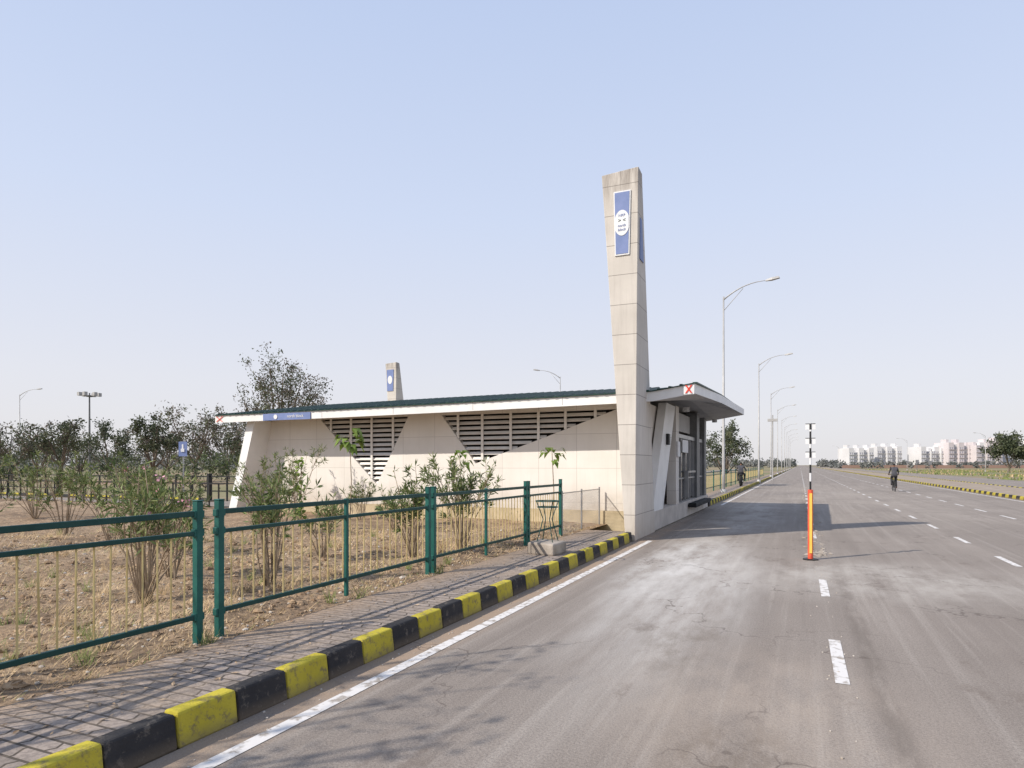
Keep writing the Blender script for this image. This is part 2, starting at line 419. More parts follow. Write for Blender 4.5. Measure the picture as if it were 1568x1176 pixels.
# ------------------------------------------------------------------ fences
def fence(name, x, posts, mids, coarse=False, zb=.17, bal=True, seed=1):
    e = empty(name); rails = M(); P = M(); B = M(); rr = random.Random(seed)
    for py in posts:
        P.box(x - .03, x + .03, py - .03, py + .03, zb - .03, 1.345)
        P.box(x - .034, x + .034, py - .034, py + .034, 1.346, 1.356)
        for z in (1.24, 1.085, .385): P.box(x - .024, x + .024, py - .05, py + .05, z - .03, z + .03)
    for py in mids: P.box(x - .02, x + .02, py - .02, py + .02, .2, 1.28)
    for a, b_ in zip(posts[:-1], posts[1:]):
        if b_ - a < .4: continue
        for z, h in ((1.24, .045), (1.085, .035), (.385, .04)):
            q0, q1 = rr.uniform(-.008, .008), rr.uniform(-.008, .008)
            rails.add([(x - .018, a + .03, z - h / 2 + q0), (x + .018, a + .03, z - h / 2 + q0), (x + .018, b_ - .03, z - h / 2 + q1), (x - .018, b_ - .03, z - h / 2 + q1),
                       (x - .018, a + .03, z + h / 2 + q0), (x + .018, a + .03, z + h / 2 + q0), (x + .018, b_ - .03, z + h / 2 + q1), (x - .018, b_ - .03, z + h / 2 + q1)],
                      [(0, 3, 2, 1), (4, 5, 6, 7), (0, 1, 5, 4), (1, 2, 6, 5), (2, 3, 7, 6), (3, 0, 4, 7)])
        if bal:
            n = int((b_ - a) / (.125 if not coarse else .3))
            for i in range(1, n):
                yy = a + (b_ - a) * i / n; j = rr.uniform(-.012, .012)
                B.tube([(x, yy + j, .40), (x, yy, 1.07)], .0075, 5)
    P.build("posts", green, e, bevel=.004); rails.build("rails", darkgreen, e, bevel=.004)
    if bal: B.build("balusters", byel, e)
fence("metal_fence", -4.6, [.55, 3.93], [2.25], seed=1)
fence("metal_fence", -4.6, [4.15, 7.62], [5.88], seed=2)
fence("metal_fence", -4.6, [7.76, 11.05], [9.4], seed=3)
fence("metal_fence", -4.6, [11.17, 12.95], [], seed=4)
fence("metal_fence", -4.6, [29 + 3.5 * i for i in range(20)], [], coarse=True)

e = empty("chain_link_fence"); c = M()
y0, y1, z0, z1 = 13.05, 15.85, .18, 1.05
def diag(sgn):
    k = -2.0
    while k < y1 - y0 + 2:
        a, b_ = (y0 + k, z0), (y0 + k + sgn * (z1 - z0), z1)
        dy = b_[0] - a[0]
        lo, hi = sorted(((y0 - a[0]) / dy, (y1 - a[0]) / dy))
        t0, t1 = max(0, lo), min(1, hi)
        if t1 > t0:
            c.tube([(-4.6, a[0] + dy * t0, z0 + (z1 - z0) * t0), (-4.6, a[0] + dy * t1, z0 + (z1 - z0) * t1)], .0022, 4)
        k += .085
diag(1); diag(-1); c.build("mesh_wires", steel, e)
c = M(); c.tube([(-4.6, y0, z1), (-4.6, y1, z1)], .012, 6)
for yy in (y0, 14.4, y1): c.tube([(-4.6, yy, .12), (-4.6, yy, 1.1)], .02, 6)
c.build("frame", steel, e)

e = empty("black_railing"); c = M()
for i in range(56):
    xx = -80 + i * 1.1
    c.box(xx - .03, xx + .03, 21.97, 22.03, 0, 1.15)
for z in (1.12, .8, .45): c.box(-80, -18, 21.98, 22.02, z - .025, z + .025)
c.build("rails", blackp, e)
c = M()
for i in range(12): c.box(-80 + i * 5.5 - .07, -80 + i * 5.5 + .07, 21.9, 22.1, 0, 1.25)
c.build("posts", blackp, e, bevel=.01)
e = empty("black_railing"); c = M()
for i in range(60): c.box(-45 + i * .45 - .02, -45 + i * .45 + .02, 16.6, 16.64, .1, 1.0)
for z in (1.0, .4): c.box(-45, -18.2, 16.6, 16.64, z - .025, z + .025)
c.build("rails", blackp, e)

# ------------------------------------------------------------------ bus station
st = empty("bus_station")
W = M()
W.prism([(-16.1, .5), (-11.41, .5), (-11.41, 1.07), (-13.5, 3.05), (-15.8, 3.05)], 'y', 16, 16.2)
W.prism([(-11.41, .5), (-8.15, .5), (-8.15, 1.69), (-9.22, 3.05), (-10.32, 3.05), (-11.41, 1.07)], 'y', 16, 16.2)
W.prism([(-8.15, .5), (-3.5, .5), (-3.5, 3.05), (-4.18, 3.05), (-6.1, 2.38), (-8.15, 1.69)], 'y', 16, 16.2)
W.prism([(-15.8, 3.05), (-3.5, 3.05), (-3.5, 3.26), (-15.8, 3.14)], 'y', 15.997, 16.2)
W.build("front_wall", wallm, st)
W = M()
W.add([(-16.35, 15.1, .2), (-16.05, 15.1, .2), (-16.05, 16.0, .2), (-16.35, 16.0, .2),
       (-15.75, 15.3, 3.05), (-15.45, 15.3, 3.05), (-15.45, 16.0, 3.05), (-15.75, 16.0, 3.05)],
      [(0, 3, 2, 1), (4, 5, 6, 7), (0, 1, 5, 4), (1, 2, 6, 5), (2, 3, 7, 6), (3, 0, 4, 7)])
W.build("end_fin", fascia, st)
W = M(); W.box(-16.1, -15.9, 16.2, 26.3, .2, 3.2); W.box(-16.1, -3.8, 26.3, 26.5, .2, 3.4)
W.build("rear_walls", wallside, st)
W = M(); W.box(-16.15, -3.5, 15.96, 16.3, 0, .497); W.build("base_course", brickp, st)
W = M(); W.box(-16, -3.32, 16.3, 26.6, 0, .49); W.build("platform_plinth", plinthm, st, bevel=.01)
W = M(); W.box(-15.5, -4.6, 17.0, 17.1, .5, 3.25); W.build("louvre_shade_sheet", dark, st)  # added near-black sheet, paints the interior shade seen between the louvres
L = M(); Vm = M()
def tri_range(tri, z):
    xs_ = []
    for i in range(len(tri)):
        a, b_ = tri[i], tri[(i + 1) % len(tri)]
        if (a[1] - z) * (b_[1] - z) < 0:
            t = (z - a[1]) / (b_[1] - a[1]); xs_.append(a[0] + (b_[0] - a[0]) * t)
    return (min(xs_), max(xs_)) if len(xs_) >= 2 else None
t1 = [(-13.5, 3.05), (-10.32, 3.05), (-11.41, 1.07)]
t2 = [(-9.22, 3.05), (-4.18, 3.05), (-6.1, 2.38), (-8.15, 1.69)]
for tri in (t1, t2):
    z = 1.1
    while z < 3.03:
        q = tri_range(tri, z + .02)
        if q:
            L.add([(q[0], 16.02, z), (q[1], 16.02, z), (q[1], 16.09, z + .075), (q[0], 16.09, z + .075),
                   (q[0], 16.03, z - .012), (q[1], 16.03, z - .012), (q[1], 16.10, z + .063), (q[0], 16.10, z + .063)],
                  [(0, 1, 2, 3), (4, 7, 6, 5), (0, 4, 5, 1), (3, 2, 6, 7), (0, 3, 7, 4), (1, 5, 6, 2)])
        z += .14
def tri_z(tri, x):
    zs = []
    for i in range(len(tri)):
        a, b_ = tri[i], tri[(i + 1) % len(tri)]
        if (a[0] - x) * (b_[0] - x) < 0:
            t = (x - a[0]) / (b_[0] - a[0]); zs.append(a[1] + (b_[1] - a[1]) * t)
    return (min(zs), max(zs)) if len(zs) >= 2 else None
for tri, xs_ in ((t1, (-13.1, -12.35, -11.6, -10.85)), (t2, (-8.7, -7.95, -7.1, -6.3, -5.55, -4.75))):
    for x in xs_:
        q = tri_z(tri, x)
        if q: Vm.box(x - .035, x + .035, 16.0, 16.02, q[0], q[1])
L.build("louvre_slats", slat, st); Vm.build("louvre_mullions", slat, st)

# roof
gx = [-16.8, -12, -8, -4, -3.1, -2.15]; gy = [15, 17.5, 20, 27]
zt = {15: [3.19, 3.22, 3.26, 3.31, 3.33, 3.47], 20: [3.92, 3.97, 4.0, 3.99, 3.89, 3.68], 27: [3.3, 3.35, 3.4, 3.55, 3.65, 3.83]}
zt[17.5] = [(a + b_) / 2 for a, b_ in zip(zt[15], zt[20])]
def gxx(i, y): return gx[i] + (.15 * (y - 15) / 12 if i == len(gx) - 1 else 0)
top = M(); n = len(gx)
for y_ in gy:
    for i in range(n): top.v.append((gxx(i, y_), y_, zt[y_][i]))
for y_ in gy:
    for i in range(n): top.v.append((gxx(i, y_), y_, zt[y_][i] - .22))
o = n * len(gy)
for j in range(len(gy) - 1):
    for i in range(n - 1):
        a = j * n + i
        top.f.append((a, a + 1, a + n + 1, a + n)); top.mi.append(1)
        top.f.append((o + a, o + a + n, o + a + n + 1, o + a + 1)); top.mi.append(2)
edge = [i for i in range(n)] + [j * n + n - 1 for j in range(1, len(gy))] + [(len(gy) - 1) * n + i for i in range(n - 2, -1, -1)] + [j * n for j in range(len(gy) - 2, 0, -1)]
for a, b_ in zip(edge, edge[1:] + edge[:1]):
    top.f.append((a, b_, b_ + o, a + o)); top.mi.append(0)
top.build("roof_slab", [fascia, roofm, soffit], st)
def roof_z(x, y_):
    def row(yy):
        z_ = zt[yy]
        for i in range(n - 1):
            if gx[i] <= x <= gx[i + 1]:
                t = (x - gx[i]) / (gx[i + 1] - gx[i]); return z_[i] * (1 - t) + z_[i + 1] * t
        return z_[-1]
    for a, b_ in zip(gy[:-1], gy[1:]):
        if a <= y_ <= b_:
            t = (y_ - a) / (b_ - a); return row(a) * (1 - t) + row(b_) * t
rb = M(); x = -16.7
while x < -2.2:
    for a, b_ in ((14.95, 20), (20, 27.04)):
        za, zb_ = roof_z(x, max(a, 15)), roof_z(x, min(b_, 27))
        rb.add([(x - .04, a, za + .002), (x + .04, a, za + .002), (x + .025, a, za + .045), (x - .025, a, za + .045),
                (x - .04, b_, zb_ + .002), (x + .04, b_, zb_ + .002), (x + .025, b_, zb_ + .045), (x - .025, b_, zb_ + .045)],
               [(0, 1, 2, 3), (4, 7, 6, 5), (0, 3, 7, 4), (1, 5, 6, 2), (3, 2, 6, 7)])
    x += .25
rb.build("roof_ribs", roofm, st)
rb = M()
for a, b_, za, zb_ in zip(gx[:-1], gx[1:], zt[15][:-1], zt[15][1:]):
    rb.prism([(a, za + .003), (b_, zb_ + .003), (b_, zb_ + .022), (a, za + .022)], 'y', 14.96, 15.05)
rb.prism([(15, 3.473), (20, 3.683), (27, 3.833), (27, 3.865), (20, 3.72), (15, 3.505)], 'x', -2.2, -2.1)
rb.build("roof_edge_trim", roofm, st)
rb = M(); x = -12.6
while x < -3:
    zz_ = roof_z(x, 15); rb.box(x - .005, x + .005, 14.995, 14.999, zz_ - .19, zz_ - .005); x += 2.44
rb.build("fascia_joints", soffit, st)
sg = M(); sg.box(-14.8, -13.0, 14.97, 14.992, 2.985, 3.185)
sg.build("fascia_sign", blue, st)
def text(body, size, loc, rot, mat, parent, name="lettering", ext=.003):
    cu = bpy.data.curves.new(name, 'FONT'); cu.body = body; cu.size = size; cu.extrude = ext
    cu.align_x = 'CENTER'; cu.align_y = 'CENTER'
    cu.materials.append(mat); ob = bpy.data.objects.new(name, cu); scene.collection.objects.link(ob)
    ob.location = loc; ob.rotation_euler = rot; ob.parent = parent; return ob
text("north block", .13, (-13.55, 14.965, 3.09), (math.radians(90), 0, 0), bluew, st)
cc = M(); cc.tube([(-14.3, 14.966, 3.085), (-14.3, 14.955, 3.085)], .07, 16); cc.build("fascia_logo", bluew, st)
def redx(name, x0, x1, z0, z1, y_):
    q = M(); w = .035
    q.prism([(x0, z0), (x0 + w, z0), (x1, z1), (x1 - w, z1)], 'y', y_ - .012, y_)
    q.prism([(x1 - w, z0), (x1, z0), (x0 + w, z1), (x0, z1)], 'y', y_ - .018, y_ - .013)
    q.build(name, redp, st)
redx("route_mark", -2.36, -2.20, 3.26, 3.44, 14.982)
q = M(); q.box(-2.40, -2.16, 14.984, 14.992, 3.235, 3.45); q.build("route_mark_board", bluew, st)
redx("route_mark_end", -16.74, -16.45, 3.0, 3.16, 14.988)
F = M()
F.prism([(16.15, .49), (17.5, .49), (19.35, 3.35), (18.0, 3.35)], 'x', -3.55, -3.33)
F.build("slanted_column", fascia, st)
F = M(); F.box(-3.75, -3.6, 16.2, 19.0, .49, 3.25); F.build("side_wall", wallside, st)
F = M(); F.box(-3.62, -3.35, 19.6, 20.1, .49, 3.4); F.build("gate_pier", wallside, st)
F = M(); F.box(-3.75, -3.35, 23.9, 24.5, .49, 3.5); F.box(-3.6, -3.35, 25.9, 26.4, .49, 3.55); F.build("door_piers", dsteel, st, bevel=.01)
F = M(); F.box(-3.55, -3.5, 20.1, 23.9, .55, 2.5); F.box(-3.55, -3.5, 24.5, 25.9, .55, 2.5); F.build("glass_doors", glass, st)
F = M()
for yy in (20.13, 21.05, 21.98, 22.9, 23.83, 24.55, 25.2, 25.85): F.box(-3.5, -3.44, yy - .03, yy + .03, .5, 2.55)
for a, b_ in ((20.1, 23.9), (24.5, 25.9)): F.box(-3.5, -3.43, a, b_, 2.5, 2.62); F.box(-3.5, -3.43, a, b_, 1.2, 1.25)
F.build("door_frames", steel, st)
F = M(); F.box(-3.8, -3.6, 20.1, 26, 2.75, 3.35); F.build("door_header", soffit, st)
F = M(); F.box(-3.34, -3.30, 19.65, 20.05, 1.9, 2.35); F.box(-3.42, -3.38, 21.0, 22.1, 2.05, 2.45); F.build("notice_board", bluew, st)
F = M(); F.box(-3.30, -3.05, 21.6, 25.4, .28, .42); F.build("dock_bumper", rubber, st, bevel=.02)
F = M(); F.box(-3.42, -3.30, 21.6, 21.66, .6, 1.4); F.box(-3.42, -3.30, 21.6, 23.2, 1.4, 1.46); F.build("handrail", steel, st)
F = M(); F.box(-3.33, -3.25, 17.9, 18.12, 2.2, 2.5); F.build("wall_speaker", blackp, st, bevel=.01)
F = M()
for yy, zz_ in ((18.6, 3.25), (25.2, 3.35)): F.tube([(-2.9, yy, zz_), (-2.9, yy, zz_ - .12)], .09, 10)
F.build("soffit_lamps", soffit, st)

def tower(name, ox, oy, H, mir=1, front=-1):
    e = empty(name); T = M(); K = 14
    for k in range(K + 1):
        t = k / K; z = H * t
        xl = -.22 + t * (-.53); xr = 0 + t * .07; d = 2.1 + t * (.35 - 2.1)
        dz = [0, 0, 0, 0]
        if k == K: dz = [-.04, .02, .0, -.05]
        for (xx, yy), q in zip(((xl, 0), (xr, 0), (xr, d), (xl, d)), dz):
            T.v.append((ox + mir * xx, oy - front * yy, z + q))
    for k in range(K):
        for j in range(4):
            a = k * 4 + j; b_ = k * 4 + (j + 1) % 4
            T.f.append((a, b_, b_ + 4, a + 4)); T.mi.append(0)
    T.f.append((3, 2, 1, 0)); T.mi.append(0); T.f.append(tuple(K * 4 + j for j in range(4))); T.mi.append(0)
    T.build("shaft", towm, e, bevel=.012)
    return e
tw = tower("station_tower", -3.26, 14.0, 8.08)
q = M(); q.prism([(-3.705, 6.22), (-3.385, 6.22), (-3.355, 7.62), (-3.735, 7.62)], 'y', 13.975, 13.998); q.build("sign_frame", bluew, tw)
q = M(); q.prism([(-3.68, 6.25), (-3.41, 6.25), (-3.38, 7.59), (-3.71, 7.59)], 'y', 13.968, 13.974); q.build("sign_panel", blue, tw)
q = M(); q.prism([(-3.545 + .150 * max(-1, min(1, 1.15 * math.cos(a))), 6.92 + .28 * math.sin(a)) for a in [2 * math.pi * i / 28 for i in range(28)]], 'y', 13.960, 13.967); q.build("sign_disc", bluew, tw)
for i, s_ in enumerate(("north", "block")):
    text(s_, .08, (-3.545, 13.957, 6.86 - i * .09), (math.radians(90), 0, 0), blue, tw)
text("> <", .12, (-3.545, 13.957, 6.97), (math.radians(90), 0, 0), darkgreen, tw)
text("NRP", .08, (-3.545, 13.957, 7.08), (math.radians(90), 0, 0), blue, tw)
q = M(); q.prism([(14.16, 6.15), (14.5, 6.15), (14.34, 7.05), (14.16, 7.05)], 'x', -3.21, -3.185); q.build("side_sign", blue, tw)
tw2 = tower("station_tower", -23.2, 34.5, 8.08)
q = M(); q.prism([(-23.8, 6.3), (-23.36, 6.3), (-23.32, 7.64), (-23.84, 7.64)], 'y', 34.47, 34.49); q.build("sign_panel", blue, tw2)
q = M(); q.prism([(-23.58 + .17 * math.cos(a), 7.0 + .26 * math.sin(a)) for a in [2 * math.pi * i / 24 for i in range(24)]], 'y', 34.455, 34.465); q.build("sign_disc", bluew, tw2)

# ------------------------------------------------------------------ street lamps
def street_lamp(x, y_, H=11.0, dirv=(1, 0), arm=2.2, thick=1.0):
    e = empty("street_lamp"); P = M()
    P.tube([(x, y_, -.01), (x, y_, 1.2), (x, y_, H * .97)], [.085 * thick, .08 * thick, .042 * thick], 12)
    P.tube([(x, y_, 0), (x, y_, .35)], [.17, .15], 12)
    dx, dy = dirv
    ap = []
    for i in range(9):
        t = i / 8
        ap.append((x + dx * arm * t, y_ + dy * arm * t, H * .955 + .85 * (1 - (1 - t) ** 2.2) - .06 * t))
    P.tube(ap, [.04 * thick - .003 * i * thick for i in range(9)], 8)
    P.tube([(x, y_, H * .9), (x + dx * arm * .45, y_ + dy * arm * .45, ap[3][2] - .02)], .017 * thick, 6)
    P.build("pole_and_arm", polem, e, smooth=True)
    h = M(); ex, ey, ez = ap[-1]; px_, py_ = -dy, dx
    def pt(a, w, z): return (ex + dx * a + px_ * w, ey + dy * a + py_ * w, ez + z)
    h.add([pt(-.1, -.05, -.04), pt(-.1, .05, -.04), pt(.6, .10, .05), pt(.6, -.10, .05),
           pt(-.1, -.04, .04), pt(-.1, .04, .04), pt(.54, .08, .15), pt(.54, -.08, .15),
           pt(.22, -.13, -.02), pt(.22, .13, -.02), pt(.22, .10, .12), pt(.22, -.10, .12)],
          [(0, 1, 9, 8), (8, 9, 2, 3), (4, 11, 10, 5), (11, 7, 6, 10), (0, 4, 5, 1), (3, 2, 6, 7), (1, 5, 10, 9), (9, 10, 6, 2), (0, 8, 11, 4), (8, 3, 7, 11)])
    h.build("lamp_head", lampm, e, bevel=.01)
    return e
street_lamp(-3.75, 36.6)
for i in range(9):
    street_lamp(-3.35, 62 + 26.5 * i)
for X_, Y_, dv, hh in ((-22.4, 63, (-.9, -.4), 11), (*at(-.754, 80), (.9, .4), 10.6), (*at(.50, 330), (-1, 0), 11), (*at(.605, 190), (-1, 0), 9), (*at(.725, 150), (-.9, -.3), 8.6)):
    street_lamp(X_, Y_, hh, dv)
x, y_ = at(-.647, 83)
e = empty("high_mast_light"); P = M(); P.tube([(x, y_, 0), (x, y_, 10.8)], [.16, .08], 12); P.tube([(x, y_, 10.3), (x, y_, 10.5)], .35, 12); P.build("mast", dsteel, e)
P = M()
for i in range(6):
    a = i * math.pi / 3; cx_, cy_ = x + 1.05 * math.cos(a), y_ + 1.05 * math.sin(a)
    P.tube([(x, y_, 10.4), (cx_, cy_, 10.5)], .035, 5); P.box(cx_ - .2, cx_ + .2, cy_ - .2, cy_ + .2, 10.4, 10.85)
P.build("floodlights", polem, e)
e = empty("junction_signal"); x, y_ = at(.399, 70); P = M(); P.tube([(x, y_, 0), (x, y_, 7)], .07, 8); P.box(x - .5, x + .5, y_ - .1, y_ + .1, 6.3, 6.6); P.build("pole", polem, e)

cy, sy = math.cos(YAW), math.sin(YAW)
def rot_box(P, x, y_, hw, d0, d1, z0, z1, m=0):
    v = []
    for z in (z0, z1):
        for a, dd in ((-hw, d0), (hw, d0), (hw, d1), (-hw, d1)):
            v.append((x + a * cy - dd * sy, y_ + a * sy + dd * cy, z))
    P.add(v, [(0, 3, 2, 1), (4, 5, 6, 7), (0, 1, 5, 4), (1, 2, 6, 5), (2, 3, 7, 6), (3, 0, 4, 7)], m)
e = empty("traffic_sign"); x, y_ = at(-.503, 30); P = M(); P.tube([(x, y_, 0), (x, y_, 2.75)], .035, 8); P.build("post", steel, e)
P = M(); rot_box(P, x, y_, .19, -.07, -.04, 2.05, 2.72); P.build("panel", blue, e)
P = M(); rot_box(P, x, y_, .035, -.085, -.075, 2.3, 2.6); rot_box(P, x, y_, .08, -.095, -.088, 2.25, 2.4); P.build("symbol", bluew, e)
for u, D, hh in ((.620, 120, 2.6), (.640, 118, 2.4)):
    e = empty("road_sign"); x, y_ = at(u, D); P = M(); P.tube([(x, y_, 0), (x, y_, hh)], .05, 8, 0); rot_box(P, x, y_, .3, -.1, -.06, hh - .7, hh, 1); P.build("post_and_panel", [dsteel, steel], e)

e = empty("boom_barrier_post"); x, y_ = .166, 12.5
P = M(); P.tube([(x, y_, 0), (x, y_, .02)], .13, 8, 1)
P.tube([(x, y_, .0), (x, y_, 1.22)], .044, 12, 0); P.build("bollard", [orange, blackp], e)
P = M(); P.box(x - .016, x + .026, y_ - .052, y_ - .044, .12, 1.16); P.build("reflective_strip", yelr, e)
P = M(); z = 1.22; k = 0
while z < 2.38:
    P.tube([(x, y_, z), (x, y_, min(z + .145, 2.40))], .017, 8, k % 2); z += .145; k += 1
P.build("striped_boom", [blackp, bluew], e)
P = M()
for z in (2.33, 2.08, 1.84):
    P.box(x - .08, x - .018, y_ - .012, y_ + .012, z - .065, z + .03, 0); P.box(x + .018, x + .08, y_ - .012, y_ + .012, z - .065, z + .03, 0)
    P.box(x - .08, x + .08, y_ - .016, y_ + .016, z + .032, z + .042, 1)
    P.box(x - .016, x + .016, y_ - .022, y_ + .022, z - .06, z + .03, 1)
P.build("boom_plates", [bluew, blackp], e)
sp = M(); rr = random.Random(5)
for i in range(220):
    yy = 13 + 40 * rr.random() ** 1.6; s_ = rr.uniform(.015, .06)
    xx = .32 + rr.gauss(0, .12)
    sp.blob((xx, yy, .004), s_, s_ * 1.4, s_ * .4, 0, 6, 4, .25, rr)
sp.build("rubble", concm)

e = empty("bin_stand"); P = M(); P.prism([(-4.12, 9.95), (-3.62, 9.85), (-3.58, 10.4), (-4.1, 10.5)], 'z', .18, .38); P.build("concrete_base", concm, e, bevel=.03, seg=2)
P = M()
cxs, cys = -3.85, 10.2
for a in range(4):
    w = math.pi / 4 + a * math.pi / 2
    P.tube([(cxs + .2 * math.cos(w), cys + .2 * math.sin(w), .36), (cxs + .08 * math.cos(w), cys + .08 * math.sin(w), .75), (cxs + .2 * math.cos(w), cys + .2 * math.sin(w), 1.05)], .009, 6)
for z, r_ in ((1.05, .2), (.95, .17)):
    P.tube([(cxs + r_ * math.cos(2 * math.pi * i / 20), cys + r_ * math.sin(2 * math.pi * i / 20), z) for i in range(21)], .009, 6)
P.build("metal_frame", darkgreen, e)

# ------------------------------------------------------------------ vegetation
def shrub(name, x, y_, H, spread, seed, stems=14, flowers=0, leaves=30, low=.5):
    rr = random.Random(seed); e = empty(name); S_ = M(); Lf = M(); Fl = M(); z0 = garden_h(x, y_) - .02
    for i in range(stems):
        a = rr.uniform(0, 2 * math.pi); sp_ = spread * rr.uniform(.15, 1.1); h = H * rr.uniform(low, 1.0)
        base = Vector((x + .09 * math.cos(a) * rr.random(), y_ + .09 * math.sin(a) * rr.random(), z0))
        tip = Vector((x + sp_ * math.cos(a), y_ + sp_ * math.sin(a), z0 + h))
        midp = base.lerp(tip, .5) + Vector((-math.cos(a), -math.sin(a), 0)) * sp_ * .12 + Vector((rr.uniform(-.05, .05), rr.uniform(-.05, .05), 0))
        S_.tube([base, base.lerp(midp, .6) + rv(rr) * .012, midp, midp.lerp(tip, .55) + Vector((rr.uniform(-.04, .04), rr.uniform(-.04, .04), 0)), tip], [.011, .009, .008, .006, .0035], 5)
        br = [(midp, tip)]
        for b_ in range(rr.randint(1, 3)):
            s0 = midp.lerp(tip, rr.uniform(.0, .6)); d = (tip - midp).normalized() + rv(rr) * .7; d.z = abs(d.z)
            t_ = s0 + d.normalized() * rr.uniform(.18, .42) * H * .6
            S_.tube([s0, s0.lerp(t_, .5) + rv(rr) * .015, t_], [.005, .004, .0025], 4); br.append((s0, t_))
        for (a_, t_) in br:
            ax = (t_ - a_).normalized()
            if rr.random() < .10: continue
            for k in range(int(leaves * rr.uniform(.3, 1.3))):
                t = 1 - (rr.random() ** 2.2) * .6
                p_ = a_.lerp(t_, t) + rv(rr) * .012
                d = (ax * rr.uniform(.3, 1.3) + rv(rr)).normalized()
                Lf.leaf(p_, d, rv(rr), rr.uniform(.09, .16), rr.uniform(.016, .027), 0 if rr.random() < .55 else 1)
            if flowers and rr.random() < flowers:
                for k in range(8):
                    Fl.leaf(t_ + rv(rr) * .05, rv(rr), rv(rr), .04, .04)
    S_.build("stems", stemm, e); Lf.build("leaves", [ol1, ol2], e, fix=False)
    if Fl.v: Fl.build("flowers", pink, e, fix=False)
shrub("oleander_shrub", -6.0, 6.2, 1.62, .40, 1, 18, 0, 16)
shrub("oleander_shrub", -6.55, 4.9, 1.55, .72, 2, 26, .14, 16)
shrub("oleander_shrub", -7.4, 5.9, 1.4, .55, 22, 12, .2, 18)
shrub("oleander_shrub", -7.0, 8.3, 1.1, .4, 3, 10, 0, 17)
shrub("oleander_shrub", -5.7, 9.0, 1.5, .56, 4, 18, 0, 26)
shrub("oleander_shrub", -5.45, 10.2, 1.65, .70, 5, 22, 0, 30)
shrub("oleander_shrub", -9.7, 7.7, 1.5, .6, 6, 12, .2, 24)
shrub("oleander_shrub", -11.5, 8.0, 1.6, .7, 7, 13, .1, 26)
shrub("oleander_shrub", -12.8, 6.2, 1.6, .8, 8, 14, 0, 26)
shrub("oleander_shrub", -10.2, 10.5, 1.5, .6, 9, 12, 0, 26)
shrub("oleander_shrub", -14.5, 9.0, 1.8, .9, 10, 15, 0, 28)
shrub("oleander_shrub", -12.5, 12.5, 1.8, .8, 12, 13, 0, 28)
shrub("oleander_shrub", -8.4, 12.5, 1.0, .45, 13, 9, 0, 24)
shrub("oleander_shrub", -16.5, 12.5, 1.8, 1.0, 14, 15, 0, 28)
shrub("oleander_shrub", -10.6, 14.2, 1.2, .5, 15, 9, 0, 26)
shrub("oleander_shrub", -13.2, 14.6, 2.0, .8, 16, 14, 0, 28)
shrub("oleander_shrub", -19.0, 11.0, 1.8, 1.0, 17, 16, 0, 28)

def sapling(x, y_, H, seed, n=12, ls=.32):
    rr = random.Random(seed); e = empty("young_tree"); S_ = M(); Lf = M(); z0 = garden_h(x, y_) - .02
    S_.tube([(x, y_, z0), (x + .03, y_ + .02, z0 + H * .5), (x - .01, y_, z0 + H)], [.016, .012, .007], 6); S_.build("trunk", stemm, e)
    for i in range(n):
        a = rr.uniform(0, 6.28); z = z0 + H - rr.random() * .25 * H * .6
        p_ = Vector((x, y_, z)); d = Vector((math.cos(a), math.sin(a), rr.uniform(-.1, .5))).normalized()
        m_ = p_ + d * .12
        Lf.add([p_, m_ + Vector((0, 0, .004)), m_], [(0, 1, 2)], 0)
        for k in range(3):
            d1 = (d + rv(rr) * .5).normalized(); side = d1.cross(Vector((0, 0, 1))).normalized() * ls * .2
            e1 = m_ + d1 * ls * .45; e2 = m_ + d1 * ls * .75 - Vector((0, 0, ls * .4))
            Lf.add([m_, e1 + side, e1 - side, e2], [(0, 1, 2), (1, 3, 2)], 0)
    Lf.build("leaves", bigleaf, e, fix=False)
sapling(-9.6, 12.4, 2.25, 1, 11, .38)
sapling(-6.8, 12.6, 1.75, 2, 6, .28)
sapling(-4.95, 13.4, 1.85, 3, 8, .28)
rr = random.Random(77); e = empty("climbing_plant"); S_ = M(); Lf = M()
x, y_ = -10.35, 11.6
S_.tube([(x, y_, .15), (x + .02, y_, 1.7)], .012, 5); S_.build("stake", stemm, e)
for i in range(110):
    z = rr.uniform(.35, 1.75); Lf.leaf(Vector((x, y_, z)) + rv(rr) * .07, rv(rr), rv(rr), .1, .08, 0)
Lf.build("leaves", [bigleaf], e, fix=False)

